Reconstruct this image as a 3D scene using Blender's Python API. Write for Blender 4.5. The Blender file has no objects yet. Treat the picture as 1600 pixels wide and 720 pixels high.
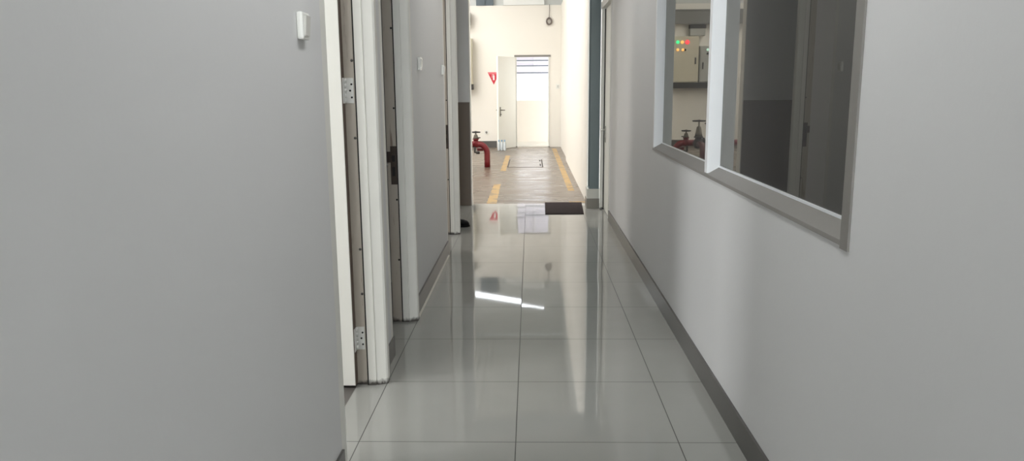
import bpy, bmesh, math, random
from mathutils import Vector, Matrix
random.seed(7)
S = bpy.context.scene
COL = S.collection

# ------------------------------------------------------------------ camera, world, lights, exposure
F_PX, YAW, PITCH, ROLL, CAM_H = 1201.05, 0.0253, 0.1836, 0.0080, 1.3038
cam_data = bpy.data.cameras.new('camera')
cam_data.sensor_fit = 'HORIZONTAL'
cam_data.sensor_width = 36.0
cam_data.lens = F_PX / 1600.0 * 36.0
cam_data.clip_start = 0.02
cam = bpy.data.objects.new('camera', cam_data)
COL.objects.link(cam)
fw = Vector((-math.sin(YAW) * math.cos(PITCH), math.cos(YAW) * math.cos(PITCH), -math.sin(PITCH)))
rt = Vector((math.cos(YAW), math.sin(YAW), 0))
up = rt.cross(fw)
r2 = math.cos(ROLL) * rt - math.sin(ROLL) * up
u2 = math.sin(ROLL) * rt + math.cos(ROLL) * up
m = Matrix((r2, u2, -fw)).transposed().to_4x4()
m.translation = (0, 0, CAM_H)
cam.matrix_world = m
S.camera = cam

S.view_settings.view_transform = 'Standard'
S.view_settings.look = 'None'
S.view_settings.gamma = 1.0
S.view_settings.use_curve_mapping = False
S.view_settings.exposure = 0.0

W = bpy.data.worlds.new('overcast_sky')
S.world = W
W.use_nodes = True
bg = W.node_tree.nodes['Background']
bg.inputs['Color'].default_value = (0.93, 0.97, 1.0, 1)
wn_ = W.node_tree.nodes; wl_ = W.node_tree.links
tc_ = wn_.new('ShaderNodeTexCoord'); sx_ = wn_.new('ShaderNodeSeparateXYZ'); mr_ = wn_.new('ShaderNodeMapRange')
wl_.new(tc_.outputs['Generated'], sx_.inputs[0]); wl_.new(sx_.outputs['Z'], mr_.inputs['Value'])
mr_.inputs['From Min'].default_value = 0.0; mr_.inputs['From Max'].default_value = 0.3     # overcast sky, dimmer at the horizon
mr_.inputs['To Min'].default_value = 2.6; mr_.inputs['To Max'].default_value = 8.0
wl_.new(mr_.outputs[0], bg.inputs['Strength'])

def area(name, loc, target, sx, sy, power, color=(1, 1, 1)):
    l = bpy.data.lights.new(name, 'AREA')
    l.shape = 'RECTANGLE'; l.size = sx; l.size_y = sy; l.energy = power; l.color = color
    o = bpy.data.objects.new(name, l); COL.objects.link(o)
    o.location = loc
    d = Vector(target) - Vector(loc)
    o.rotation_euler = d.to_track_quat('-Z', 'Y').to_euler()
    return o

area('corridor_ceiling_lamp', (0.1, 1.95, 2.66), (0.1, 1.95, 0), 0.30, 1.2, 15.5, (0.98, 0.99, 1.0))
area('corridor_far_fill', (0.05, 5.3, 2.66), (0.05, 5.3, 0), 0.30, 1.2, 9.5, (1.0, 0.99, 0.97))  # fill light added to lift the darker middle of the corridor
area('corridor_near_fill', (0.1, -1.2, 2.66), (0.1, -1.2, 0), 0.30, 1.2, 8, (0.98, 0.99, 1.0))  # added fill behind the viewer, brightens the near left wall
area('corridor_rear_daylight', (0.06, -6.8, 1.5), (0.06, 5, 1.4), 1.3, 2.3, 235, (0.94, 0.98, 1.0))
area('first_room_window_light', (-3.5, 1.9, 1.7), (0, 2.9, 1.1), 0.8, 1.2, 62, (0.98, 0.99, 1.0))
area('first_room_fill', (-1.9, 1.3, 2.62), (-1.9, 1.3, 0), 0.30, 1.2, 26, (1.0, 1.0, 0.97))  # fill added to brighten the open cream door leaf
area('third_room_window_light', (-3.5, 6.3, 1.7), (0, 6.5, 1.1), 0.9, 1.2, 40, (1.0, 0.96, 0.93))
area('pump_room_skylight', (-3.2, 12.9, 4.3), (-3.2, 12.9, 0), 2.4, 6.5, 300, (1.0, 0.99, 0.97))
area('pump_room_front_fill', (0.0, 9.9, 4.3), (0.0, 10.6, 0), 1.1, 1.0, 60, (1.0, 0.99, 0.97))  # added fill for the open far door leaf; no roof opening here
area('pump_room_side_daylight', (-4.8, 13.0, 2.2), (0.6, 14.5, 1.6), 4.0, 2.5, 110, (1.0, 0.97, 0.94))

# ------------------------------------------------------------------ materials
def s2l(c):
    return tuple(((x / 255) / 12.92 if x / 255 <= 0.04045 else ((x / 255 + 0.055) / 1.055) ** 2.4) for x in c)

def mat(name, rgb, rough=0.5, var=0.06, scale=6.0, metal=0.0, spec=0.5, bump=0.0, bscale=120.0, coat=0.0):
    """principled material with gentle procedural mottling; rgb is an sRGB 0-255 triple of the thing's own colour"""
    M = bpy.data.materials.new(name); M.use_nodes = True
    nt = M.node_tree; N = nt.nodes; L = nt.links
    b = N['Principled BSDF']
    b.inputs['Roughness'].default_value = rough
    b.inputs['Metallic'].default_value = metal
    b.inputs['Specular IOR Level'].default_value = spec
    b.inputs['Coat Weight'].default_value = coat
    geo = N.new('ShaderNodeNewGeometry')
    nz = N.new('ShaderNodeTexNoise'); nz.inputs['Scale'].default_value = scale; nz.inputs['Detail'].default_value = 4
    L.new(geo.outputs['Position'], nz.inputs['Vector'])
    mx = N.new('ShaderNodeMix'); mx.data_type = 'RGBA'
    c = s2l(rgb)
    mx.inputs['A'].default_value = tuple(max(0, x * (1 - var)) for x in c) + (1,)
    mx.inputs['B'].default_value = tuple(min(1, x * (1 + var)) for x in c) + (1,)
    L.new(nz.outputs['Fac'], mx.inputs['Factor'])
    L.new(mx.outputs['Result'], b.inputs['Base Color'])
    if bump:
        n2 = N.new('ShaderNodeTexNoise'); n2.inputs['Scale'].default_value = bscale; n2.inputs['Detail'].default_value = 3
        L.new(geo.outputs['Position'], n2.inputs['Vector'])
        bp = N.new('ShaderNodeBump'); bp.inputs['Strength'].default_value = bump; bp.inputs['Distance'].default_value = 0.01
        L.new(n2.outputs['Fac'], bp.inputs['Height']); L.new(bp.outputs['Normal'], b.inputs['Normal'])
    M['mix'] = mx.name
    return M

def emit(name, rgb, power):
    M = bpy.data.materials.new(name); M.use_nodes = True
    b = M.node_tree.nodes['Principled BSDF']
    b.inputs['Base Color'].default_value = s2l(rgb) + (1,)
    b.inputs['Emission Color'].default_value = s2l(rgb) + (1,)
    b.inputs['Emission Strength'].default_value = power
    return M

def math_node(nt, op, a, b=None, c=None):
    n = nt.nodes.new('ShaderNodeMath'); n.operation = op
    for i, v in enumerate((a, b, c)):
        if v is None: continue
        if isinstance(v, (int, float)): n.inputs[i].default_value = v
        else: nt.links.new(v, n.inputs[i])
    return n.outputs[0]

def tile_floor():
    M = mat('polished_grey_tile', (158, 158, 153), rough=0.03, var=0.05, scale=5.0, spec=0.52)
    nt = M.node_tree; N = nt.nodes; L = nt.links; b = N['Principled BSDF']
    geo = N.new('ShaderNodeNewGeometry'); sp = N.new('ShaderNodeSeparateXYZ'); L.new(geo.outputs['Position'], sp.inputs[0])
    X, Y = sp.outputs['X'], sp.outputs['Y']
    dist = None
    for xi in (-1.2517, -0.6500, -0.0602, 0.5466, 1.15):
        d = math_node(nt, 'ABSOLUTE', math_node(nt, 'SUBTRACT', X, xi))
        dist = d if dist is None else math_node(nt, 'MINIMUM', dist, d)
    t = math_node(nt, 'DIVIDE', math_node(nt, 'SUBTRACT', Y, 2.6843), 0.6)
    fr = math_node(nt, 'ABSOLUTE', math_node(nt, 'SUBTRACT', t, math_node(nt, 'ROUND', t)))
    dy = math_node(nt, 'MULTIPLY', fr, 0.6)
    dist = math_node(nt, 'MINIMUM', dist, dy)
    g = math_node(nt, 'LESS_THAN', dist, 0.0019)
    mx = N.new('ShaderNodeMix'); mx.data_type = 'RGBA'
    L.new(g, mx.inputs['Factor'])
    L.new(N[M['mix']].outputs['Result'], mx.inputs['A'])
    mx.inputs['B'].default_value = s2l((70, 69, 66)) + (1,)
    L.new(mx.outputs['Result'], b.inputs['Base Color'])
    ro = math_node(nt, 'ADD', math_node(nt, 'MULTIPLY', g, 0.6), 0.012)
    # faint smears on the polish
    nz = N.new('ShaderNodeTexNoise'); nz.inputs['Scale'].default_value = 3.0; nz.inputs['Detail'].default_value = 6
    L.new(geo.outputs['Position'], nz.inputs['Vector'])
    ro = math_node(nt, 'ADD', ro, math_node(nt, 'MULTIPLY', nz.outputs['Fac'], 0.04))
    L.new(ro, b.inputs['Roughness'])
    # every tile is laid with its own tiny tilt
    ix = math_node(nt, 'FLOOR', math_node(nt, 'DIVIDE', math_node(nt, 'ADD', X, 0.0602), 0.6))
    iy = math_node(nt, 'FLOOR', t)
    cb = N.new('ShaderNodeCombineXYZ'); L.new(ix, cb.inputs[0]); L.new(iy, cb.inputs[1])
    wn = N.new('ShaderNodeTexWhiteNoise'); wn.noise_dimensions = '3D'; L.new(cb.outputs[0], wn.inputs['Vector'])
    sub = N.new('ShaderNodeVectorMath'); sub.operation = 'SUBTRACT'; L.new(wn.outputs['Color'], sub.inputs[0]); sub.inputs[1].default_value = (.5, .5, .5)
    sc = N.new('ShaderNodeVectorMath'); sc.operation = 'SCALE'; L.new(sub.outputs[0], sc.inputs[0]); sc.inputs['Scale'].default_value = 0.006
    ad = N.new('ShaderNodeVectorMath'); ad.operation = 'ADD'; L.new(geo.outputs['Normal'], ad.inputs[0]); L.new(sc.outputs[0], ad.inputs[1])
    nm = N.new('ShaderNodeVectorMath'); nm.operation = 'NORMALIZE'; L.new(ad.outputs[0], nm.inputs[0])
    L.new(nm.outputs[0], b.inputs['Normal'])
    return M

def concrete_floor():
    M = mat('worn_concrete', (116, 103, 90), rough=0.42, var=0.12, scale=2.2, spec=0.5)
    nt = M.node_tree; N = nt.nodes; L = nt.links; b = N['Principled BSDF']
    geo = N.new('ShaderNodeNewGeometry')
    mp = N.new('ShaderNodeMapping'); mp.inputs['Scale'].default_value = (1.2, 3.5, 1); L.new(geo.outputs['Position'], mp.inputs[0])
    nz = N.new('ShaderNodeTexNoise'); nz.inputs['Scale'].default_value = 1.6; nz.inputs['Detail'].default_value = 7; L.new(mp.outputs[0], nz.inputs['Vector'])
    rp = N.new('ShaderNodeMapRange'); rp.inputs['From Min'].default_value = .35; rp.inputs['From Max'].default_value = .65
    rp.inputs['To Min'].default_value = 0.24; rp.inputs['To Max'].default_value = 0.36
    L.new(nz.outputs['Fac'], rp.inputs[0]); L.new(rp.outputs[0], b.inputs['Roughness'])
    mx = N.new('ShaderNodeMix'); mx.data_type = 'RGBA'; mx.blend_type = 'MULTIPLY'; mx.inputs['Factor'].default_value = 0.6
    L.new(N[M['mix']].outputs['Result'], mx.inputs['A'])
    r3 = N.new('ShaderNodeMapRange'); r3.inputs['From Min'].default_value = .3; r3.inputs['From Max'].default_value = .6
    r3.inputs['To Min'].default_value = 0.62; r3.inputs['To Max'].default_value = 1.0
    L.new(nz.outputs['Fac'], r3.inputs[0]); L.new(r3.outputs[0], mx.inputs['B'])
    L.new(mx.outputs['Result'], b.inputs['Base Color'])
    return M

def grimy_paint(name, rgb, dirt=(70, 66, 62), top=0.030, rough=0.38, rust=False):
    """painted steel with scuffs and dried mop dirt at its foot"""
    M = mat(name, rgb, rough=rough, var=0.05, scale=9.0)
    nt = M.node_tree; N = nt.nodes; L = nt.links; b = N['Principled BSDF']
    geo = N.new('ShaderNodeNewGeometry'); sp = N.new('ShaderNodeSeparateXYZ'); L.new(geo.outputs['Position'], sp.inputs[0])
    mp = N.new('ShaderNodeMapping'); mp.inputs['Scale'].default_value = (45, 45, 30); L.new(geo.outputs['Position'], mp.inputs[0])
    nz = N.new('ShaderNodeTexNoise'); nz.inputs['Scale'].default_value = 1.0; nz.inputs['Detail'].default_value = 5; L.new(mp.outputs[0], nz.inputs['Vector'])
    h = math_node(nt, 'SUBTRACT', 1.0, math_node(nt, 'DIVIDE', sp.outputs['Z'], top))
    k = math_node(nt, 'ADD', h, math_node(nt, 'MULTIPLY', math_node(nt, 'SUBTRACT', nz.outputs['Fac'], 0.5), 1.5))
    rp = N.new('ShaderNodeMapRange'); rp.inputs['From Min'].default_value = 0.15; rp.inputs['From Max'].default_value = 0.75; L.new(k, rp.inputs[0])
    mx = N.new('ShaderNodeMix'); mx.data_type = 'RGBA'; L.new(rp.outputs[0], mx.inputs['Factor'])
    src = N[M['mix']].outputs['Result']
    if rust:
        m2 = N.new('ShaderNodeMapping'); m2.inputs['Scale'].default_value = (40, 40, 5); L.new(geo.outputs['Position'], m2.inputs[0])
        n2 = N.new('ShaderNodeTexNoise'); n2.inputs['Scale'].default_value = 1.0; n2.inputs['Detail'].default_value = 6; L.new(m2.outputs[0], n2.inputs['Vector'])
        r2_ = N.new('ShaderNodeMapRange'); r2_.inputs['From Min'].default_value = .60; r2_.inputs['From Max'].default_value = .72; r2_.inputs['To Max'].default_value = .7; L.new(n2.outputs['Fac'], r2_.inputs[0])
        m3 = N.new('ShaderNodeMix'); m3.data_type = 'RGBA'; L.new(r2_.outputs[0], m3.inputs['Factor'])
        L.new(src, m3.inputs['A']); m3.inputs['B'].default_value = s2l((112, 86, 74)) + (1,)
        src = m3.outputs['Result']
    L.new(src, mx.inputs['A'])
    mx.inputs['B'].default_value = s2l(dirt) + (1,)
    L.new(mx.outputs['Result'], b.inputs['Base Color'])
    return M

def worn_yellow():
    M = mat('worn_yellow_paint', (182, 150, 98), rough=0.5, var=0.1, scale=8)
    nt = M.node_tree; N = nt.nodes; L = nt.links; b = N['Principled BSDF']
    geo = N.new('ShaderNodeNewGeometry')
    nz = N.new('ShaderNodeTexNoise'); nz.inputs['Scale'].default_value = 7.0; nz.inputs['Detail'].default_value = 6; L.new(geo.outputs['Position'], nz.inputs['Vector'])
    rp = N.new('ShaderNodeMapRange'); rp.inputs['From Min'].default_value = .5; rp.inputs['From Max'].default_value = .68; L.new(nz.outputs['Fac'], rp.inputs[0])
    mx = N.new('ShaderNodeMix'); mx.data_type = 'RGBA'; L.new(rp.outputs[0], mx.inputs['Factor'])
    L.new(N[M['mix']].outputs['Result'], mx.inputs['A']); mx.inputs['B'].default_value = s2l((132, 118, 98)) + (1,)
    L.new(mx.outputs['Result'], b.inputs['Base Color'])
    return M

def tinted_glass():
    M = bpy.data.materials.new('dark_tinted_glass'); M.use_nodes = True
    nt = M.node_tree; N = nt.nodes; L = nt.links
    N.remove(N['Principled BSDF'])
    fr = N.new('ShaderNodeFresnel'); fr.inputs['IOR'].default_value = 1.62
    tr = N.new('ShaderNodeBsdfTransparent'); tr.inputs['Color'].default_value = (0.10, 0.11, 0.11, 1)
    gl = N.new('ShaderNodeBsdfGlossy'); gl.inputs['Roughness'].default_value = 0.0; gl.inputs['Color'].default_value = (0.80, 0.79, 0.73, 1)
    mx = N.new('ShaderNodeMixShader')
    L.new(fr.outputs[0], mx.inputs[0]); L.new(tr.outputs[0], mx.inputs[1]); L.new(gl.outputs[0], mx.inputs[2])
    df = N.new('ShaderNodeBsdfDiffuse'); df.inputs['Color'].default_value = (0.5, 0.5, 0.5, 1)
    m2 = N.new('ShaderNodeMixShader'); m2.inputs[0].default_value = 0.12
    L.new(mx.outputs[0], m2.inputs[1]); L.new(df.outputs[0], m2.inputs[2])
    L.new(m2.outputs[0], N['Material Output'].inputs['Surface'])
    return M

MT = dict(
    wall=mat('painted_plaster_white', (216, 216, 215), rough=0.55, var=0.025, scale=1.6, bump=0.04, bscale=60, spec=0.4),
    wall_pump=mat('painted_plaster_cream', (240, 236, 228), rough=0.6, var=0.02, scale=1.2, spec=0.3),
    dado=mat('brown_dado_paint', (112, 100, 88), rough=0.5, var=0.05, scale=4),
    ceiling=mat('ceiling_board', (215, 215, 212), rough=0.7, var=0.02),
    tile=tile_floor(), concrete=concrete_floor(),
    skirting=mat('grey_skirting_tile', (86, 84, 81), rough=0.3, var=0.06, scale=7),
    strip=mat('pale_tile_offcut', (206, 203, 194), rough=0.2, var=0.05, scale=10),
    room_floor=mat('dark_room_floor', (92, 88, 84), rough=0.4, var=0.1),
    frame=grimy_paint('off_white_door_frame_paint', (222, 221, 214)),
    rebate=grimy_paint('beige_rebate_paint', (188, 180, 168), rust=True),
    seal=mat('black_rubber_seal', (24, 23, 22), rough=0.7, var=0.1),
    leaf=mat('cream_door_leaf', (240, 239, 231), rough=0.42, var=0.02, scale=3),
    leaf_edge=mat('raw_brown_door_edge', (96, 82, 72), rough=0.7, var=0.2, scale=14),
    steel=mat('zinc_hinge_steel', (222, 222, 218), rough=0.4, var=0.05, scale=30, metal=0.0),
    dark=mat('near_black_recess', (30, 29, 28), rough=0.7, var=0.1),
    rusty=mat('rusted_lock_steel', (74, 64, 58), rough=0.5, var=0.25, scale=60, metal=0.4),
    alu=mat('white_powder_coated_aluminium', (238, 241, 243), rough=0.34, var=0.02, scale=6),
    sill=mat('grey_painted_sill', (132, 129, 124), rough=0.5, var=0.07, scale=8),
    glass=tinted_glass(),
    plastic=mat('white_switch_plastic', (236, 236, 230), rough=0.22, var=0.02, scale=40),
    plastic_old=mat('aged_switch_rocker', (206, 205, 198), rough=0.25, var=0.04, scale=40),
    column=mat('blue_grey_steel_paint', (108, 122, 125), rough=0.45, var=0.05, scale=5),
    plinth=mat('pale_plinth_plaster', (214, 214, 206), rough=0.6, var=0.03),
    plinth_tile=mat('grey_brown_plinth_tile', (126, 121, 110), rough=0.35, var=0.05),
    mat=mat('black_brown_doormat', (52, 42, 42), rough=0.9, var=0.25, scale=140, bump=0.5, bscale=300, spec=0.2),
    shoe=mat('black_shoe_rubber', (15, 15, 15), rough=0.75, var=0.15, scale=30, spec=0.2),
    red=mat('red_pipe_enamel', (116, 20, 28), rough=0.38, var=0.10, scale=10),
    maroon=mat('dark_maroon_enamel', (84, 28, 30), rough=0.4, var=0.1, scale=10),
    iron=mat('dark_cast_iron', (58, 56, 54), rough=0.5, var=0.2, scale=30, metal=0.3),
    bronze=mat('grey_valve_bonnet', (120, 116, 106), rough=0.45, var=0.12, scale=30, metal=0.4),
    panel=mat('beige_enclosure_enamel', (206, 200, 180), rough=0.4, var=0.03, scale=5),
    panel_grey=mat('grey_enclosure_enamel', (176, 176, 170), rough=0.4, var=0.04, scale=5),
    tray=mat('galvanised_tray', (118, 118, 114), rough=0.45, var=0.1, scale=8, metal=0.2),
    sign=mat('red_sign_vinyl', (206, 40, 58), rough=0.35, var=0.03),
    sign_pale=mat('faded_red_sign_band', (226, 110, 118), rough=0.35, var=0.05),
    white=mat('white_vinyl', (242, 240, 238), rough=0.35, var=0.02),
    yellow=worn_yellow(),
    line=mat('dark_joint_line', (72, 66, 60), rough=0.8, var=0.3, scale=20),
    bottle=mat('clear_water_bottle_plastic', (226, 234, 238), rough=0.12, var=0.03, scale=30),
    cap=mat('pale_blue_cap', (128, 170, 200), rough=0.35, var=0.05),
    cable=mat('grey_cable_sheath', (122, 112, 106), rough=0.5, var=0.1, scale=20),
    roof=mat('grey_roof_sheet', (205, 208, 206), rough=0.5, var=0.08, scale=2),
    rafter=mat('blue_grey_rafter_paint', (96, 108, 116), rough=0.5, var=0.08, scale=5),
    bright_band=mat('bright_band_white', (236, 238, 236), rough=0.4, var=0.03),
    outwall=mat('cream_yard_wall', (206, 197, 185), rough=0.8, var=0.02),
    louvre=mat('pale_lilac_louvre', (236, 232, 240), rough=0.5, var=0.03),
    yard=mat('yard_concrete', (196, 190, 180), rough=0.8, var=0.06),
)
b = MT['bottle'].node_tree.nodes['Principled BSDF']
b.inputs['Transmission Weight'].default_value = 0.2
GREEN, AMBER, REDL, WHITEL = emit('green_pilot_light', (60, 240, 150), 3.0), emit('amber_pilot_light', (255, 190, 110), 3.0), emit('red_pilot_light', (255, 80, 90), 3.0), emit('white_pilot_light', (210, 255, 235), 2.0)

# ------------------------------------------------------------------ mesh helpers
def box(bm, x0, x1, y0, y1, z0, z1, bev=0.0):
    tmp = bmesh.new()
    bmesh.ops.create_cube(tmp, size=1)
    for v in tmp.verts:
        v.co = Vector(((x0 + x1) / 2 + v.co.x * (x1 - x0), (y0 + y1) / 2 + v.co.y * (y1 - y0), (z0 + z1) / 2 + v.co.z * (z1 - z0)))
    if bev:
        bmesh.ops.bevel(tmp, geom=tmp.edges[:], offset=bev, segments=2, profile=0.6, affect='EDGES')
    merge(bm, tmp)

def merge(bm, tmp, M=None):
    if M is not None: bmesh.ops.transform(tmp, matrix=M, verts=tmp.verts)
    vs = [bm.verts.new(v.co) for v in tmp.verts]
    tmp.verts.index_update()
    for f in tmp.faces:
        try: bm.faces.new([vs[v.index] for v in f.verts]).smooth = f.smooth
        except ValueError: pass
    tmp.free()

def prism(bm, pts, z0, z1):
    """closed XY outline extruded in z"""
    a = [bm.verts.new((x, y, z0)) for x, y in pts]; c = [bm.verts.new((x, y, z1)) for x, y in pts]
    n = len(pts)
    bm.faces.new(a[::-1]); bm.faces.new(c)
    for i in range(n): bm.faces.new((a[i], a[(i + 1) % n], c[(i + 1) % n], c[i]))

def prism_y(bm, pts, y0, y1):
    """closed XZ outline extruded in y"""
    a = [bm.verts.new((x, y0, z)) for x, z in pts]; c = [bm.verts.new((x, y1, z)) for x, z in pts]
    n = len(pts)
    bm.faces.new(a); bm.faces.new(c[::-1])
    for i in range(n): bm.faces.new((a[(i + 1) % n], a[i], c[i], c[(i + 1) % n]))

def lathe(bm, prof, M=Matrix(), n=20):
    """profile of (r, z) turned about z; M places it"""
    rings = []
    for r, z in prof:
        if r < 1e-6: rings.append([bm.verts.new(M @ Vector((0, 0, z)))])
        else: rings.append([bm.verts.new(M @ Vector((r * math.cos(2 * math.pi * k / n), r * math.sin(2 * math.pi * k / n), z))) for k in range(n)])
    for A, B in zip(rings, rings[1:]):
        for k in range(n):
            a0, a1 = A[k % len(A)], A[(k + 1) % len(A)]
            b0, b1 = B[k % len(B)], B[(k + 1) % len(B)]
            vs = []
            for v in (a0, a1, b1, b0):
                if v not in vs: vs.append(v)
            if len(vs) >= 3: bm.faces.new(vs).smooth = True
    for R_, flip in ((rings[0], True), (rings[-1], False)):
        if len(R_) > 2: bm.faces.new(R_[::-1] if flip else R_)

def tube(bm, path, r, n=10, closed=False):
    P = [Vector(p) for p in path]; rings = []
    prev = None
    for i, p in enumerate(P):
        a = P[i - 1] if (i or closed) else p
        c = P[(i + 1) % len(P)] if (i < len(P) - 1 or closed) else p
        t = (c - a).normalized()
        if prev is None:
            u = t.cross(Vector((0, 0, 1)))
            if u.length < 1e-3: u = t.cross(Vector((1, 0, 0)))
            u.normalize()
        else:
            u = (prev - t * prev.dot(t)).normalized()
        prev = u; w = t.cross(u)
        rr = r[i] if isinstance(r, (list, tuple)) else r
        rings.append([bm.verts.new(p + (u * math.cos(2 * math.pi * k / n) + w * math.sin(2 * math.pi * k / n)) * rr) for k in range(n)])
    m_ = len(rings)
    for i in range(m_ if closed else m_ - 1):
        A, B = rings[i], rings[(i + 1) % m_]
        for k in range(n): bm.faces.new((A[k], A[(k + 1) % n], B[(k + 1) % n], B[k])).smooth = True
    if not closed:
        bm.faces.new(rings[0][::-1]); bm.faces.new(rings[-1])

def obj(name, bm, material, parent=None):
    bmesh.ops.recalc_face_normals(bm, faces=bm.faces[:])
    me = bpy.data.meshes.new(name); bm.to_mesh(me); bm.free()
    me.materials.append(material)
    o = bpy.data.objects.new(name, me); COL.objects.link(o)
    if parent is not None:
        o.parent = parent
        o.matrix_parent_inverse = Matrix.Translation(parent_world(parent)).inverted() if parent_world(parent) != Vector() else Matrix()
    return o

def parent_world(o):
    p = Vector(o.location)
    return p

def tag(o, label, cat, group=None, kind=None):
    o['label'] = label; o['category'] = cat
    if group: o['group'] = group
    if kind: o['kind'] = kind
    return o

def empty(name, label, cat, loc=(0, 0, 0), group=None, kind=None):
    o = bpy.data.objects.new(name, None); COL.objects.link(o); o.location = loc
    o.empty_display_size = 0.1
    return tag(o, label, cat, group, kind)

def boxes(name, material, lst, parent=None, bev=0.0):
    bm = bmesh.new()
    for q in lst: box(bm, *q, bev=bev)
    return obj(name, bm, material, parent)

def local(name, bm, material, parent):
    """child whose mesh is already in its parent's local frame"""
    bmesh.ops.recalc_face_normals(bm, faces=bm.faces[:])
    me = bpy.data.meshes.new(name); bm.to_mesh(me); bm.free(); me.materials.append(material)
    o = bpy.data.objects.new(name, me); COL.objects.link(o); o.parent = parent
    return o

ST = 'structure'
ZC = 2.70            # corridor ceiling
YE = 8.70            # end of the tiled corridor
YF = 17.20           # far wall of the pump room
# ------------------------------------------------------------------ floors
tag(boxes('floor', MT['tile'], [(-0.78, 0.83, -7.0, YE, -0.10, 0.0), (-1.9, -0.78, 6.86, YE, -0.10, 0.0)]), 'polished grey tiled floor of the corridor', 'floor', kind=ST)
tag(boxes('floor', MT['concrete'], [(-5.0, 0.80, YE, YF + 0.15, -0.10, 0.0)]), 'brownish worn concrete floor beyond the tiles', 'floor', kind=ST)
tag(boxes('floor', MT['room_floor'], [(-3.9, -0.78, -1.0, 6.86, -0.10, 0.0)]), 'dark floor of the side room behind the nearest open door', 'floor', kind=ST)

# ------------------------------------------------------------------ left wall with three doorways
LX = -0.645; LM = -0.672; LS = -0.684; LB = -0.775
D1, D2, D3 = (2.42, 3.245), (3.57, 4.19), (6.05, 6.83)
FW = 0.062           # frame thickness along the wall
bm = bmesh.new()
box(bm, LB, LX, -7.0, D1[0], 0, ZC)
box(bm, LB, LS, D1[1] + FW, D2[0], 0, ZC)
box(bm, LB, LM, D2[1] + FW, D3[0], 0, ZC)
box(bm, LB, LM, D3[1] + FW, 6.98, 0, ZC)
box(bm, LB, LX, D1[0], D1[1] + FW, 2.16, ZC)
box(bm, LB, LM, D2[0], D2[1] + FW, 2.16, ZC)
box(bm, LB, LM, D3[0], D3[1] + FW, 2.16, ZC)
box(bm, -1.9, LM, 6.98, 8.57, 2.5, ZC)
tag(obj('wall_left', bm, MT['wall']), 'white plaster corridor wall on the left with three doorways', 'wall', kind=ST)
tag(boxes('baseboard_left', MT['skirting'], [(LX, LX + 0.009, -7.0, D1[0], 0, 0.10), (LS, LS + 0.007, D1[1] + FW + .002, D2[0] + FW, 0, 0.10), (LM, LM + 0.011, D2[1] + FW + .002, D3[0] - .002, 0, 0.10)]),
    'grey tile skirting along the left wall', 'skirting', kind=ST)
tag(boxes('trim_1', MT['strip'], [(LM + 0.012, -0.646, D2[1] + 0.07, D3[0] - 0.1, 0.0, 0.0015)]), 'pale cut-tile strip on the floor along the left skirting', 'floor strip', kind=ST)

def door_frame(door, y0, y1, xnear):
    """steel frame: rebate, rubber seal and stepped casing on both jambs, plus the head"""
    for y, s in ((y0 + FW, -1), (y1, 1)):
        Y = lambda d: y + s * d
        X = lambda x: min(x, xnear) if s < 0 else x
        def pr(name, pts, mtl, z1=2.10):
            bm = bmesh.new(); prism(bm, [(X(x), Y(d)) for x, d in pts], 0.0, z1); return obj(name, bm, mtl, door)
        pr('jamb_rebate', [(-0.787, 0.004), (-0.7335, 0.004), (-0.7335, 0.060), (-0.787, 0.060)], MT['rebate'])
        pr('rubber_seal', [(-0.7335, -0.003), (-0.7275, -0.003), (-0.7275, 0.05), (-0.7335, 0.05)], MT['seal'])
        if s < 0: pr('casing', [(-0.7275, 0.0), (-0.645, 0.0), (-0.645, 0.0615), (-0.7275, 0.0615)], MT['frame'])
        else: pr('casing', [(-0.7275, -0.004), (-0.694, -0.003), (-0.6935, 0.004), (-0.690, 0.004), (-0.689, 0.000), (-0.652, 0.014), (-0.645, 0.022),
                      (-0.645, 0.0615), (-0.660, 0.0615), (-0.7275, 0.0615)], MT['frame'])
    boxes('frame_head', MT['frame'], [(-0.787, xnear, y0 + 0.0, y1 + FW, 2.10, 2.16)], door)

lab = {1: 'nearest doorway on the left with a cream door swung open into its room',
       2: 'second doorway on the left, shaded frame with a rusty strike plate',
       3: 'third doorway on the left, farthest along before the alcove'}
DOOR = {}
for k, (y0, y1) in ((1, D1), (2, D2), (3, D3)):
    DOOR[k] = empty('door_%d' % k, lab[k], 'door', kind=ST)
    door_frame(DOOR[k], y0, y1, {1: -0.645, 2: -0.685, 3: -0.673}[k])

# door 1: leaf opened ninety degrees, its hinges on the far jamb
d1 = DOOR[1]
leaf = boxes('door_leaf', MT['leaf'], [(-1.55, -0.7785, 3.200, 3.240, 0.014, 2.085)], d1, bev=0.002)
boxes('leaf_edge', MT['leaf_edge'], [(-0.7783, -0.7755, 3.202, 3.239, 0.016, 2.083)], leaf)
for zc in (0.218, 1.297, 1.92):
    bm = bmesh.new()
    box(bm, -0.772, -0.7395, 3.2462, 3.2488, zc - 0.052, zc + 0.052)
    box(bm, -0.7755, -0.7742, 3.2035, 3.2395, zc - 0.052, zc + 0.052)
    for j in range(5):
        lathe(bm, [(0.0, 0), (0.0065, 0), (0.0065, 0.0195), (0.0, 0.0195)], Matrix.Translation((-0.7735, 3.2425, zc - 0.05 + j * 0.0202)), 12)
    h = obj('hinge', bm, MT['steel'], d1)
    bm = bmesh.new()
    for dx, dz in ((-0.7475, 0.026), (-0.7535, 0.0), (-0.7475, -0.028)):
        lathe(bm, [(0.0, 0), (0.0042, 0), (0.0042, 0.0018), (0.0, 0.0018)], Matrix.Translation((dx, 3.2464, zc + dz)) @ Matrix.Rotation(math.pi / 2, 4, 'X'), 10)
    obj('screw', bm, MT['dark'], h)
bm = bmesh.new()
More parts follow.
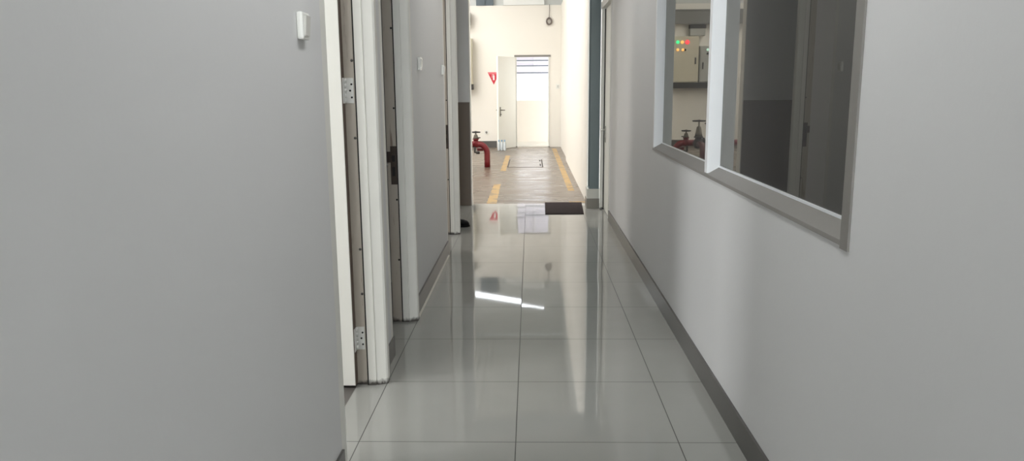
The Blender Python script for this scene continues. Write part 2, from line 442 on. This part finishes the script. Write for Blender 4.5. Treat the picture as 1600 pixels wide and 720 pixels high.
for z in (0.62, 1.10, 1.42, 0.42):
    lathe(bm, [(0.0, 0), (0.006, 0), (0.006, 0.001), (0.0, 0.001)], Matrix.Translation((-0.742, 3.2485, z)) @ Matrix.Rotation(math.pi / 2, 4, 'X'), 10)
obj('plug', bm, MT['skirting'], d1)

def strike(door, y, z0, z1, sx=0.0):
    bm = bmesh.new()
    box(bm, -0.768, -0.7345, y + 0.0005, y + 0.0042, z0, z1)
    box(bm, -0.786, -0.766, y - 0.006, y + 0.0042, z0 + (z1 - z0) * 0.58, z0 + (z1 - z0) * 0.86)
    p = obj('strike_plate', bm, MT['rusty'], door)
    bm = bmesh.new()
    box(bm, -0.760, -0.744, y - 0.0004, y + 0.0006, z0 + (z1 - z0) * .22, z0 + (z1 - z0) * .46)
    box(bm, -0.760, -0.744, y - 0.0004, y + 0.0006, z0 + (z1 - z0) * .60, z0 + (z1 - z0) * .76)
    obj('bolt_hole', bm, MT['dark'], p)
    return p
p = strike(DOOR[2], D2[1], 0.785, 0.995)
bm = bmesh.new(); lathe(bm, [(0.0, -0.004), (0.004, -0.0035), (0.006, 0), (0.004, 0.004), (0.0, 0.004)], Matrix.Translation((-0.786, 4.183, 0.895)), 12)
obj('latch_stud', bm, MT['steel'], p)
strike(DOOR[3], D3[1], 0.775, 0.985)
for dr, yy, zs in ((DOOR[2], D2[1], (0.70, 0.36, 1.20, 1.62)), (DOOR[3], D3[1], (0.5, 1.2))):
    bm = bmesh.new()
    for z in zs: lathe(bm, [(0.0, 0), (0.0055, 0), (0.0055, 0.0012), (0.0, 0.0012)], Matrix.Translation((-0.741, yy + 0.0035, z)) @ Matrix.Rotation(math.pi / 2, 4, 'X'), 10)
    obj('plug', bm, MT['dark'], dr)

# side rooms behind the left wall (closed boxes so that their window light stays theirs)
bm = bmesh.new()
for y0, y1 in ((-1.05, -0.95), (3.36, 3.46), (5.1, 5.2), (6.86, 6.96)): box(bm, -3.9, LB - .013, y0, y1, 0, ZC)
box(bm, -4.0, -3.9, -1.05, 6.96, 0, ZC)
tag(obj('wall_side_rooms', bm, MT['wall']), 'plain partition walls of the rooms behind the left doorways', 'wall', kind=ST)

# ------------------------------------------------------------------ alcove and corridor end wall with brown dado
bm = bmesh.new()
box(bm, -5.0, -0.672, 8.57, YE, 1.15, 4.4)
box(bm, -5.0, -0.672, 8.57, YE, 0.0, 1.15)
box(bm, -2.0, -1.9, 6.96, 8.57, 0, ZC)
box(bm, -0.672, 0.83, 8.57, YE, 2.56, 4.4)
tag(obj('wall_end', bm, MT['wall']), 'wall end closing the alcove at the end of the corridor', 'wall', kind=ST)
tag(boxes('trim_2', MT['dado'], [(-1.9, -0.6735, 8.566, 8.57, 0.0, 1.15)]), 'brown dado on the wall end past the third doorway', 'dado', kind=ST)
tag(boxes('trim_3', MT['wall_pump'], [(-0.672, -0.662, 8.566, YE + .004, 0.0, 2.56)]), 'thin cream corner edge of the wall end beside the concrete floor', 'edge trim', kind=ST)

# ------------------------------------------------------------------ right wall, window, door
RX = 0.772; RB = 0.90
WY0, WY1, WZ0, WZ1 = 1.85, 4.885, 0.915, 2.05
D4 = (7.56, 8.32)
bm = bmesh.new()
box(bm, RX, RB, -7.0, WY0, 0, ZC)
box(bm, RX, RB, WY0, WY1, 0, WZ0)
box(bm, RX, RB, WY0, WY1, WZ1, ZC)
box(bm, RX, RB, WY1, D4[0], 0, ZC)
box(bm, RX, RB, D4[0], D4[1], 2.16, ZC)
box(bm, RX, RB, D4[1], 8.57, 0, ZC)
tag(obj('wall_right', bm, MT['wall']), 'white plaster corridor wall on the right with the dark window', 'wall', kind=ST)
tag(boxes('baseboard_right', MT['skirting'], [(RX - 0.011, RX, -7.0, D4[0] - 0.03, 0, 0.104)]), 'dark grey tile skirting along the right wall', 'skirting', kind=ST)

GX = 0.825
win = empty('window_1', 'dark tinted interior window in the right wall with white mullion', 'window', kind=ST)
boxes('pane', MT['glass'], [(GX, GX + 0.005, 1.93, 3.372, 0.955, 2.02)], win)
boxes('pane', MT['glass'], [(GX, GX + 0.005, 3.412, 4.86, 0.945, 2.02)], win)
f = boxes('mullion', MT['alu'], [(0.768, 0.860, 3.370, 3.415, 0.930, WZ1)], win)
boxes('stile', MT['alu'], [(0.770, 0.850, 4.855, WY1, 0.917, WZ1)], win)
boxes('stile', MT['sill'], [(0.7665, 0.800, 1.846, 1.892, 0.905, WZ1), (0.80, 0.85, 1.85, 1.935, 0.93, WZ1)], win)
boxes('head_rail', MT['alu'], [(0.775, 0.850, 1.90, 4.86, 2.02, WZ1)], win)
bm = bmesh.new()
sec = [(0.766, 0.913), (0.768, 0.925), (0.8235, 0.957), (0.832, 0.957), (0.85, 0.957), (0.85, 0.913)]
prism_y(bm, sec, 1.850, 4.884)
obj('sill', bm, MT['sill'], win)
boxes('glazing_bead', MT['alu'], [(0.8185, 0.8248, 1.935, 3.37, 0.955, 0.963), (0.8185, 0.8248, 3.415, 4.855, 0.953, 0.959)], win)
# unlit room behind the glass
bm = bmesh.new()
box(bm, 3.4, 3.5, 0.8, 6.2, 0, ZC); box(bm, RB, 3.4, 0.7, 0.8, 0, ZC); box(bm, RB, 3.4, 6.1, 6.2, 0, ZC)
box(bm, RB, 3.4, 0.8, 6.1, -0.1, 0); box(bm, RB, 3.4, 0.8, 6.1, ZC, ZC + .1)
tag(obj('wall_dark_room', bm, MT['wall']), 'unlit room shell behind the tinted window', 'wall', kind=ST)

d4 = empty('door_4', 'white closed door in the right wall by the blue-grey column', 'door', kind=ST)
boxes('door_leaf', MT['leaf'], [(0.786, 0.826, 7.61, 8.275, 0.01, 2.10)], d4)
boxes('jamb', MT['frame'], [(0.746, 0.86, 8.278, 8.325, 0, 2.16)], d4)
boxes('jamb', MT['frame'], [(0.766, 0.86, 7.555, 7.605, 0, 2.16)], d4)
boxes('frame_head', MT['frame'], [(0.742, 0.86, 7.555, 8.335, 2.105, 2.17)], d4)
boxes('rubber_seal', MT['seal'], [(0.776, 0.786, 8.272, 8.278, 0.0, 2.10)], d4)
bm = bmesh.new()
box(bm, 0.782, 0.786, 8.10, 8.20, 0.73, 0.90, bev=0.001)
tube(bm, [(0.784, 8.17, 0.862), (0.748, 8.17, 0.862), (0.742, 8.165, 0.862), (0.741, 8.14, 0.862), (0.743, 8.04, 0.858)], 0.009, 8)
h4 = obj('lever_handle', bm, MT['plastic_old'], d4)
boxes('keyhole', MT['dark'], [(0.7805, 0.7818, 8.138, 8.156, 0.735, 0.785)], h4)

# corridor ceiling and rear wall
tag(boxes('ceiling', MT['ceiling'], [(-4.0, 0.9, -7.1, 8.57, ZC, ZC + 0.1)]), 'flat white corridor ceiling', 'ceiling', kind=ST)
tag(boxes('wall_rear', MT['wall'], [(-0.78, 0.9, -7.1, -7.0, 0, ZC)]), 'corridor wall behind the viewer', 'wall', kind=ST)

# ------------------------------------------------------------------ pump room
PR = 0.635
bm = bmesh.new()
box(bm, PR, 0.80, YE, 14.0, 0, 3.05)
box(bm, 0.665, 0.80, 14.0, YF + .15, 0, 3.05)
tag(obj('wall_right', bm, MT['wall_pump']), 'tall cream wall on the right beyond the column', 'wall', kind=ST)
tag(boxes('wall_gable', MT['roof'], [(0.70, 0.74, YE, YF + .05, 3.05, 4.4)]), 'grey sheet cladding above the tall right wall', 'wall', kind=ST)
bm = bmesh.new()
DX0, DX1, DZ = -0.335, 0.418, 1.99
box(bm, -5.0, DX0, YF, YF + .15, 0, 3.05); box(bm, DX1, 0.665, YF, YF + .15, 0, 3.05); box(bm, DX0, DX1, YF, YF + .15, DZ, 3.05)
tag(obj('wall_far', bm, MT['wall_pump']), 'cream far wall with the bright open doorway', 'wall', kind=ST)
tag(boxes('wall_pump_left', MT['wall_pump'], [(-5.1, -5.0, YE, YF + .15, 0, 4.4)]), 'left wall of the room beyond the corridor', 'wall', kind=ST)
tag(boxes('baseboard_far', MT['skirting'], [(-4.9, DX0 - 0.42, YF - 0.012, YF, 0, 0.14)]), 'brown-grey skirting under the far wall', 'skirting', kind=ST)
# gable cladding above the far wall, with the open daylight slit under the eaves
lo = lambda x: 3.40 + (x + 1.3) * 0.178
bm = bmesh.new()
prism_y(bm, [(-5.0, 3.05), (0.74, 3.05), (0.74, lo(.74) ), (0.29, lo(.29)), (-2.4, lo(-2.4)), (-5.0, 3.2)], YF + .05, YF + .09)
prism_y(bm, [(-5.0, 3.2), (-2.4, lo(-2.4)), (-2.4, lo(-2.4) + .14), (0.29, lo(.29) + .115), (0.29, lo(.29)), (0.74, lo(.74)), (0.74, 4.4), (-5.0, 4.4)], YF + .05, YF + .09)
tag(obj('wall_gable', bm, MT['roof']), 'grey sheet cladding above the far wall', 'wall', kind=ST)
bm = bmesh.new()
n = 96
for i in range(n):
    x0 = -5.1 + 5.9 * i / n; x1 = -5.1 + 5.9 * (i + 1) / n
    z = 4.4 + (0.03 if i % 2 else 0.0)
    box(bm, x0, x1, YE - .15, YF + .2, z, z + 0.03)
tag(obj('roof', bm, MT['roof']), 'grey corrugated roof over the room beyond', 'roof', kind=ST)
tag(boxes('roof_bright_band', MT['bright_band'], [(-0.58, 0.30, YF - .02, YF + .045, 3.055, 3.20)]), 'white band painted in for the brightness above the far wall top', 'bright_band')  # white paint stands in for bright daylight over the wall
bm = bmesh.new()
box(bm, -1.17, -0.98, YF - 0.02, YF + .045, 3.052, 3.40); box(bm, -0.86, -0.80, YF - .02, YF + .045, 3.052, 3.40); box(bm, -0.98, -0.86, YF, YF + .03, 3.052, 3.40)
tag(obj('roof_bracket', bm, MT['rafter']), 'dark blue-grey roof bracket at the left of the far wall top', 'bracket')

# far doorway
d5 = empty('door_5', 'cream door standing open beside the bright far doorway', 'door', (DX0 + .012, YF - .005, 0), kind=ST)
boxes('frame', MT['frame'], [(DX0 - .0, DX0 + 0.03, YF - .012, YF + .1, 0, DZ), (DX1 - .03, DX1, YF - .012, YF + .1, 0, DZ)], d5)
boxes('frame_head', MT['sill'], [(DX0 - .02, DX1 + .02, YF - .014, YF + .1, DZ - .03, DZ + .012)], d5)
ang = math.radians(-(180 - 62))            # leaf swung well past square, towards the sign
bm = bmesh.new()
box(bm, 0.0, 0.77, -0.04, 0.0, 0.01, DZ - 0.035, bev=0.002)
lf = local('door_leaf', bm, MT['leaf'], d5)
lf.rotation_euler = (0, 0, ang)
lf.location = (0.0, -0.012, 0)
bm = bmesh.new(); box(bm, 0.675, 0.715, 0.0, 0.006, 0.70, 0.90, bev=0.001)
hp = local('handle_plate', bm, MT['bronze'], lf)
bm = bmesh.new(); tube(bm, [(0.695, 0.0, 0.835), (0.695, 0.05, 0.835), (0.688, 0.056, 0.835), (0.60, 0.056, 0.832)], 0.011, 8)
lathe(bm, [(0, 0), (0.013, 0), (0.013, 0.02), (0, 0.02)], Matrix.Translation((0.695, 0.006, 0.745)) @ Matrix.Rotation(-math.pi / 2, 4, 'X'), 12)
obj_h = local('lever', bm, MT['bronze'], lf)
bm = bmesh.new(); box(bm, 0.675, 0.715, -0.046, -0.04, 0.70, 0.90, bev=0.001)
tube(bm, [(0.695, -0.04, 0.835), (0.695, -0.09, 0.835), (0.688, -0.096, 0.835), (0.60, -0.096, 0.832)], 0.011, 8)
lathe(bm, [(0, 0), (0.013, 0), (0.013, 0.02), (0, 0.02)], Matrix.Translation((0.695, -0.046, 0.745)) @ Matrix.Rotation(math.pi / 2, 4, 'X'), 12)
local('lever', bm, MT['bronze'], lf)

# yard outside the far doorway
tag(boxes('ground', MT['yard'], [(-6, 6, YF + .15, 30, -0.1, -0.01)]), 'pale yard ground outside the far doorway', 'ground', kind=ST)
tag(boxes('wall_yard', MT['outwall'], [(-4, 4, 19.0, 19.15, -0.01, 0.995)]), 'low cream yard wall seen through the far doorway', 'wall', kind=ST)
tag(boxes('roof', MT['roof'], [(-9, 9, YF + .16, 20.4, 2.70, 2.75)]), 'unseen canopy sheet added to shade the yard outside the far doorway', 'roof', kind=ST)  # added out of view to keep sky light off yard wall and louvres
scr = empty('louvre_screen', 'pale louvre screen above the yard wall seen through the far doorway', 'louvre screen', (0, 19.6, 0))
bm = bmesh.new()
z = 1.53
while z < 2.55:
    tmp = bmesh.new(); box(tmp, -1.4, 1.5, -0.05, 0.05, -0.008, 0.008)
    merge(bm, tmp, Matrix.Translation((0, 19.6, z)) @ Matrix.Rotation(math.radians(-55), 4, 'X')); z += 0.068
obj('slat', bm, MT['louvre'], scr)
boxes('post', MT['louvre'], [(0.07, 0.13, 19.56, 19.64, 1.53, 2.55)], scr)
boxes('post', MT['louvre'], [(-1.42, -1.36, 19.56, 19.64, 0.0, 2.55)], scr)
boxes('post', MT['louvre'], [(1.46, 1.52, 19.56, 19.64, 0.0, 2.55)], scr)
for z in (1.665, 1.835, 1.965): boxes('rail', MT['rafter'], [(-1.4, 1.5, 19.53, 19.55, z - .012, z + .012)], scr)

# ------------------------------------------------------------------ column on its plinth
c = empty('steel_column', 'blue-grey steel column standing on a pale plinth at the corridor end', 'column', (0.69, 8.45, 0))
bm = bmesh.new()
box(bm, 0.636, 0.742, 8.352, 8.360, 0.213, 4.39)
box(bm, 0.636, 0.742, 8.542, 8.550, 0.213, 4.39)
box(bm, 0.685, 0.692, 8.360, 8.542, 0.213, 4.39)
obj('shaft', bm, MT['column'], c)
boxes('base_plate', MT['column'], [(0.632, 0.744, 8.350, 8.556, 0.212, 0.220)], c)
boxes('plinth', MT['plinth'], [(0.612, 0.7455, 8.345, 8.560, 0.0, 0.212)], c)
boxes('plinth_tile', MT['plinth_tile'], [(0.606, 0.7455, 8.338, 8.345, 0.0, 0.106), (0.606, 0.612, 8.345, 8.56, 0.0, 0.106)], c)

# ------------------------------------------------------------------ floor markings and hatch
def quad(name, pts, mtl, label, cat, z=0.0015):
    bm = bmesh.new(); prism(bm, pts, 0.0, z)
    return tag(obj(name, bm, mtl), label, cat, kind=ST)
quad('floor_marking', [(-.510, 8.712), (-.395, 8.712), (-.415, 10.49), (-.508, 10.49)], MT['yellow'], 'worn yellow floor stripe on the left, nearest the tiles', 'floor marking')
quad('floor_marking', [(-.487, 12.22), (-.400, 12.22), (-.405, 15.03), (-.493, 15.03)], MT['yellow'], 'worn yellow floor stripe left of the floor hatch', 'floor marking')
quad('floor_marking', [(.475, 9.79), (.556, 9.79), (.549, 16.72), (.455, 16.72)], MT['yellow'], 'long yellow floor stripe along the right wall', 'floor marking')
quad('floor_marking', [(.44, 8.765), (.63, 8.765), (.63, 8.86), (.44, 8.86)], MT['yellow'], 'short yellow floor stripe just behind the doormat', 'floor marking')
h = empty('floor_hatch', 'rectangular hatch set in the concrete floor between yellow stripes', 'hatch', (-.12, 13.45, 0))
boxes('cover', MT['concrete'], [(-.375, .185, 12.79, 14.15, 0.0, 0.0035)], h)
boxes('joint', MT['line'], [(-.395, .205, 12.755, 12.79, 0.0, 0.002), (-.395, .205, 14.15, 14.17, 0.0, 0.002), (-.395, -.375, 12.79, 14.15, 0, .002), (.185, .205, 12.79, 14.15, 0, .002)], h)
boxes('lifting_slot', MT['dark'], [(.150, .172, 12.95, 13.30, 0.0035, 0.005)], h)
boxes('lifting_slot', MT['dark'], [(.150, .172, 13.75, 14.05, 0.0035, 0.005)], h)

# ------------------------------------------------------------------ doormat, shoe
bm = bmesh.new()
prism(bm, [(.148, 7.93), (.552, 7.935), (.578, 8.745), (.158, 8.75)], 0.0, 0.007)
mt = obj('doormat', bm, MT['mat'])
tag(mt, 'black-brown rectangular doormat on the tiles by the column', 'doormat')
bm = bmesh.new()
for i in range(26):
    x0 = .164 + i * 0.0148
    prism(bm, [(x0, 7.95), (x0 + .008, 7.95), (x0 + .0085, 8.73), (x0 + .0005, 8.73)], 0.007, 0.010)
obj('rib', bm, MT['mat'], mt)

def loft(bm, rings):
    R_ = [[bm.verts.new(p) for p in r] for r in rings]; n = len(R_[0])
    for A, B in zip(R_, R_[1:]):
        for k in range(n): bm.faces.new((A[k], A[(k + 1) % n], B[(k + 1) % n], B[k])).smooth = True
    bm.faces.new(R_[0][::-1]); bm.faces.new(R_[-1])
sh = empty('shoe', 'black shoe on the tiles sticking out past the third doorway', 'shoe', (-.725, 7.24, 0))
def ring(x, w, z0, z1, dy=0):
    return [(x, dy + w * math.cos(t), z0 + (z1 - z0) * (0.5 + 0.5 * math.sin(t))) for t in [2 * math.pi * k / 14 for k in range(14)]]
bm = bmesh.new()
loft(bm, [ring(-.125, .018, .018, .050), ring(-.11, .030, .014, .075), ring(-.06, .036, .014, .078), ring(-.02, .037, .014, .072), ring(.03, .044, .014, .074, -.004), ring(.08, .047, .014, .068, -.006), ring(.115, .036, .015, .056, -.006), ring(.132, .014, .018, .036, -.006)])
local('upper', bm, MT['shoe'], sh)
bm = bmesh.new()
prism(bm, [(-.13, -.015), (-.12, -.032), (-.05, -.038), (.03, -.048), (.09, -.053), (.125, -.036), (.138, -.006), (.125, .026), (.09, .042), (.03, .042), (-.05, .038), (-.12, .032), (-.13, .015)], 0, 0.016)
local('sole', bm, MT['shoe'], sh)
bm = bmesh.new(); tube(bm, [(-.105, .02 * math.cos(t) * 1.2, .0765) if False else (-.075 + .04 * math.cos(t), .024 * math.sin(t), .0765) for t in [2 * math.pi * k / 20 for k in range(20)]], .004, 6, closed=True)
local('collar', bm, MT['shoe'], sh)

# ------------------------------------------------------------------ light switches on the left wall
def light_switch(xw, y, z, label, w=0.07, hgt=0.075, tilt=0.0):
    s = empty('light_switch', label, 'light switch', (xw, y, z), group='white light switches on the left wall')
    bm = bmesh.new(); box(bm, 0.0, 0.018, -w / 2, w / 2, -hgt / 2, hgt / 2, bev=0.006)
    local('plate', bm, MT['plastic'], s)
    bm = bmesh.new()
    prism_y(bm, [(0.017, -hgt * .36), (0.021, -hgt * .36), (0.025, hgt * .36), (0.017, hgt * .36)], -w * .30, w * .30)
    r = local('rocker', bm, MT['plastic_old'], s)
    return s
light_switch(LX, 2.207, 1.478, 'white light switch beside the nearest open door')
light_switch(LM, 4.690, 1.450, 'white light switch nearer the second doorway, on the wall past it')
light_switch(LM, 5.920, 1.440, 'small white light switch just before the third doorway')

# ------------------------------------------------------------------ fire pipe with gate valves
pp = empty('fire_pipe', 'red fire water pipe bending down into the concrete floor, with valves', 'pipe', (-0.729, 12.84, 0))
PY = 12.84; PZ = 0.385; PXv = -0.729; RB_ = 0.155; PRD = 0.049
path = [(PXv, PY, 0.0), (PXv, PY, 0.10), (PXv, PY, PZ - RB_)]
for k in range(1, 11):
    a = k / 10 * math.pi / 2
    path.append((PXv - RB_ + RB_ * math.cos(a), PY, PZ - RB_ + RB_ * math.sin(a)))
path += [(-1.0, PY, PZ), (-1.5, PY, PZ), (-2.2, PY, PZ)]
bm = bmesh.new(); tube(bm, path, PRD, 20); obj('pipe_run', bm, MT['red'], pp)
bm = bmesh.new(); tube(bm, [(-2.0, PY, 0.0), (-2.0, PY, PZ)], PRD, 18); obj('riser', bm, MT['red'], pp)
bm = bmesh.new(); tube(bm, [(-1.06, PY, PZ), (-1.06, PY - .55, PZ), (-1.06, PY - .62, PZ - .05), (-1.06, PY - .64, PZ - .12), (-1.06, PY - .64, 0.0)], PRD, 18); obj('branch', bm, MT['maroon'], pp)
def flange(x0, x1):
    bm = bmesh.new(); lathe(bm, [(0, 0), (.085, 0), (.085, x1 - x0), (0, x1 - x0)], Matrix.Translation((x0, PY, PZ)) @ Matrix.Rotation(math.pi / 2, 4, 'Y'), 20)
    for k in range(8):
        a = k * math.pi / 4
        lathe(bm, [(0, 0), (.009, 0), (.009, x1 - x0 + .02), (0, x1 - x0 + .02)], Matrix.Translation((x0 - .01, PY + .068 * math.cos(a), PZ + .068 * math.sin(a))) @ Matrix.Rotation(math.pi / 2, 4, 'Y'), 6)
    obj('flange', bm, MT['iron'], pp)
flange(-1.215, -1.195); flange(-1.42, -1.40)
def gate_valve(x, y, zpipe, zwheel, rw, body_r, big):
    bm = bmesh.new()
    lathe(bm, [(0, -body_r), (body_r * .7, -body_r * .8), (body_r, 0), (body_r * .8, body_r * .7), (body_r * .62, body_r * 1.2), (body_r * .9, body_r * 1.25), (body_r * .9, body_r * 1.45), (0, body_r * 1.45)], Matrix.Translation((x, y, zpipe)), 18)
    v = obj('gate_valve', bm, MT['red'] if not big else MT['iron'], pp)
    zt = zpipe + body_r * 1.45
    bm = bmesh.new()
    lathe(bm, [(body_r * .62, 0), (body_r * .55, (zwheel - zt) * .25), (body_r * .33, (zwheel - zt) * .55), (body_r * .36, (zwheel - zt) * .62), (.014, (zwheel - zt) * .66), (.012, zwheel - zt + .02), (0, zwheel - zt + .02)], Matrix.Translation((x, y, zt)), 16)
    for s in (-1, 1): tube(bm, [(x + s * body_r * .7, y, zt), (x + s * body_r * .32, y, zt + (zwheel - zt) * .62)], .007, 6)
    obj('bonnet', bm, MT['bronze'], v)
    bm = bmesh.new()
    tube(bm, [(x + rw * math.cos(t), y + rw * math.sin(t), zwheel) for t in [2 * math.pi * k / 28 for k in range(28)]], .010, 8, closed=True)
    for k in range(4):
        a = k * math.pi / 2 + .4
        tube(bm, [(x, y, zwheel + .008), (x + rw * math.cos(a), y + rw * math.sin(a), zwheel)], .007, 6)
    lathe(bm, [(0, -.012), (.02, -.012), (.02, .016), (0, .016)], Matrix.Translation((x, y, zwheel)), 12)
    obj('handwheel', bm, MT['iron'], v)
gate_valve(-0.915, PY, PZ, 0.582, 0.07, 0.060, False)
gate_valve(-1.06, PY - .28, PZ, 0.755, 0.098, 0.082, True)
gate_valve(-1.308, PY, PZ, 0.70, 0.085, 0.078, True)
bm = bmesh.new(); tube(bm, [(-0.905, PY, 0.49), (-0.838, PY - .01, 0.49)], .008, 8); tube(bm, [(-0.905, PY, .43), (-.905, PY, .50)], .010, 8); obj('test_cock', bm, MT['iron'], pp)
bm = bmesh.new(); tube(bm, [(-0.93, PY - .03, 0.345), (-0.93, PY - .04, 0.25), (-0.875, PY - .05, 0.245)], .017, 10); lathe(bm, [(0, -.02), (.03, -.02), (.03, .02), (0, .02)], Matrix.Translation((-.88, PY - .05, .245)), 12); obj('drain_cock', bm, MT['iron'], pp)
bm = bmesh.new(); tube(bm, [(-0.79, PY, 0.285), (-0.60 - .02, PY + .01, 0.285)] if False else [(-0.90, PY + .09, 0.29), (-0.70, PY + .09, 0.29)], .028, 10); obj('side_pipe', bm, MT['red'], pp)

# ------------------------------------------------------------------ electrical enclosures on the far wall (seen mirrored in the window)
def dome(bm, x, y, z, r):
    lathe(bm, [(r, 0), (r, .012), (r * .8, .022), (r * .4, .028), (0, .029)], Matrix.Translation((x, y, z)) @ Matrix.Rotation(math.pi / 2, 4, 'X'), 14)
def enclosure(x0, x1, z0, z1, depth, label, mtl, lights, handle_side):
    e = empty('electrical_panel', label, 'electrical panel', ((x0 + x1) / 2, YF, z0))
    boxes('body', mtl, [(x0, x1, YF - depth, YF - .001, z0, z1)], e, bev=0.004)
    dr = boxes('panel_door', mtl, [(x0 + .015, x1 - .015, YF - depth - .014, YF - depth - .001, z0 + .015, z1 - .015)], e, bev=0.004)
    hx = x0 + .07 if handle_side < 0 else x1 - .07
    boxes('latch', MT['iron'], [(hx - .014, hx + .014, YF - depth - .03, YF - depth - .0145, (z0 + z1) / 2 - .10, (z0 + z1) / 2 + .04)], dr)
    for (x, z, r, m_, nm) in lights:
        bm = bmesh.new(); dome(bm, x, YF - depth - .0145, z, r); obj(nm, bm, m_, dr)
    return e
enclosure(-1.955, -1.262, 1.385, 2.355, 0.22, 'larger beige electrical panel with rows of coloured pilot lights', MT['panel'],
          [(-1.496, 2.232, .036, GREEN, 'pilot_light'), (-1.592, 2.231, .036, AMBER, 'pilot_light'), (-1.700, 2.230, .048, REDL, 'pilot_light'),
           (-1.501, 2.072, .030, AMBER, 'pilot_light'), (-1.610, 2.071, .030, AMBER, 'pilot_light'), (-1.66, 2.071, .022, MT['iron'], 'push_button')], -1)
enclosure(-2.55, -1.985, 1.385, 2.150, 0.18, 'smaller grey electrical panel left of the beige one', MT['panel_grey'],
          [(-2.150, 2.072, .028, WHITEL, 'pilot_light'), (-2.150, 1.99, .024, MT['iron'], 'push_button')], 1)
boxes_ = boxes('support_channel', MT['iron'], [(-2.7, -1.25, YF - .26, YF - .001, 1.265, 1.38)]); tag(boxes_, 'dark steel channel under the two electrical panels', 'support channel')
ct = empty('cable_tray', 'grey cable tray fixed to the far wall above the electrical panels', 'cable tray', (-2.2, YF, 2.63))
boxes('tray', MT['tray'], [(-3.2, -1.30, YF - .16, YF - .001, 2.64, 2.90)], ct)
boxes('lip', MT['tray'], [(-3.2, -1.30, YF - .175, YF - .161, 2.61, 2.64), (-3.2, -1.30, YF - .175, YF - .161, 2.89, 2.915)], ct)
jb = empty('junction_box', 'pale junction box with dark top above the grey electrical panel', 'junction box', (-1.935, YF, 2.25))
boxes('body', MT['panel_grey'], [(-2.10, -1.775, YF - .14, YF - .001, 2.37, 2.52)], jb, bev=.004)
boxes('lid', MT['iron'], [(-2.11, -1.765, YF - .15, YF - .001, 2.522, 2.60)], jb)

# ------------------------------------------------------------------ small things on the far wall
sg = empty('fire_extinguisher_sign', 'red downward triangle sign on the far wall, partly behind the open door', 'sign', (-.81, YF, 1.5))
bm = bmesh.new(); prism_y(bm, [(-.945, 1.640), (-.675, 1.640), (-.81, 1.373)], YF - .006, YF - .001); obj('plate', bm, MT['sign'], sg)
bm = bmesh.new(); prism_y(bm, [(-.942, 1.638), (-.678, 1.638), (-.698, 1.600), (-.922, 1.600)], YF - .008, YF - .0061); obj('band', bm, MT['sign_pale'], sg)
bm = bmesh.new()
prism_y(bm, [(-.828, 1.560), (-.820, 1.574), (-.800, 1.574), (-.792, 1.560), (-.792, 1.470), (-.828, 1.470)], YF - .008, YF - .0061)
prism_y(bm, [(-.815, 1.574), (-.805, 1.574), (-.805, 1.588), (-.815, 1.588)], YF - .008, YF - .0061)
prism_y(bm, [(-.846, 1.588), (-.800, 1.588), (-.800, 1.594), (-.846, 1.594)], YF - .008, YF - .0061)
prism_y(bm, [(-.846, 1.588), (-.840, 1.588), (-.844, 1.52), (-.850, 1.52)], YF - .008, YF - .0061)
obj('pictogram', bm, MT['white'], sg)

cc = empty('cable_coil', 'small grey cable coil hanging high on the far wall near the corner', 'cable coil', (.405, YF - .03, 2.71))
bm = bmesh.new()
pts = []
for k in range(97):
    t = 2 * math.pi * k / 24
    rr = .052 + .008 * math.sin(k * .37)
    pts.append((.405 + rr * math.sin(t), YF - .022 - .022 * k / 96, 2.706 + (rr * 1.28) * math.cos(t)))
tube(bm, pts, .0105, 8); obj('loops', bm, MT['cable'], cc)
bm = bmesh.new(); tube(bm, [(.405, YF - .025, 2.775), (.408, YF - .02, 2.86), (.412, YF - .015, 2.95), (.410, YF - .012, 3.06)], .006, 8); obj('cord', bm, MT['cable'], cc)

def wall_plate(name, x, z, label, cat, w, hgt):
    s = empty(name, label, cat, (x, YF, z))
    boxes('plate', MT['plastic'], [(x - w / 2, x + w / 2, YF - .012, YF - .0005, z - hgt / 2, z + hgt / 2)], s, bev=.003)
    return s
s = wall_plate('light_switch', .60, 1.32, 'small light switch on the far wall right of the doorway', 'light switch', .075, .10)
boxes('rocker', MT['plastic_old'], [(.58, .62, YF - .017, YF - .0122, 1.29, 1.35)], s)
s = wall_plate('wall_outlet', -.987, .333, 'small wall outlet low on the far wall below the triangle sign', 'outlet', .08, .08)
bm = bmesh.new(); lathe(bm, [(0, 0), (.024, 0), (.024, .003), (0, .003)], Matrix.Translation((-.987, YF - .0122, .333)) @ Matrix.Rotation(math.pi / 2, 4, 'X'), 14); obj('socket', bm, MT['sill'], s)

# ------------------------------------------------------------------ pack of water bottles
bp_ = empty('bottle_pack', 'six-pack of water bottles on the floor by the open far door', 'bottle pack', (-.613, 16.30, 0))
prof = [(.0, .0), (.022, .0), (.029, .006), (.0295, .05), (.0275, .058), (.0295, .066), (.0295, .125), (.027, .145), (.018, .172), (.0125, .186), (.0125, .196), (0, .196)]
bt = None
for i in range(3):
    for j in range(2):
        x = (i - 1) * .0605; y = (j - .5) * .0605
        if bt is None:
            bm = bmesh.new(); lathe(bm, prof, Matrix(), 16); bt = local('bottle', bm, MT['bottle'], bp_); o = bt
            bm = bmesh.new(); lathe(bm, [(0, .188), (.0155, .188), (.0155, .216), (.013, .220), (0, .220)], Matrix(), 14); cp = local('cap', bm, MT['cap'], bt)
            o.location = (x, y, 0)
        else:
            o = bt.copy(); COL.objects.link(o); o.parent = bp_; o.location = (x, y, 0)
            c2 = cp.copy(); COL.objects.link(c2); c2.parent = o
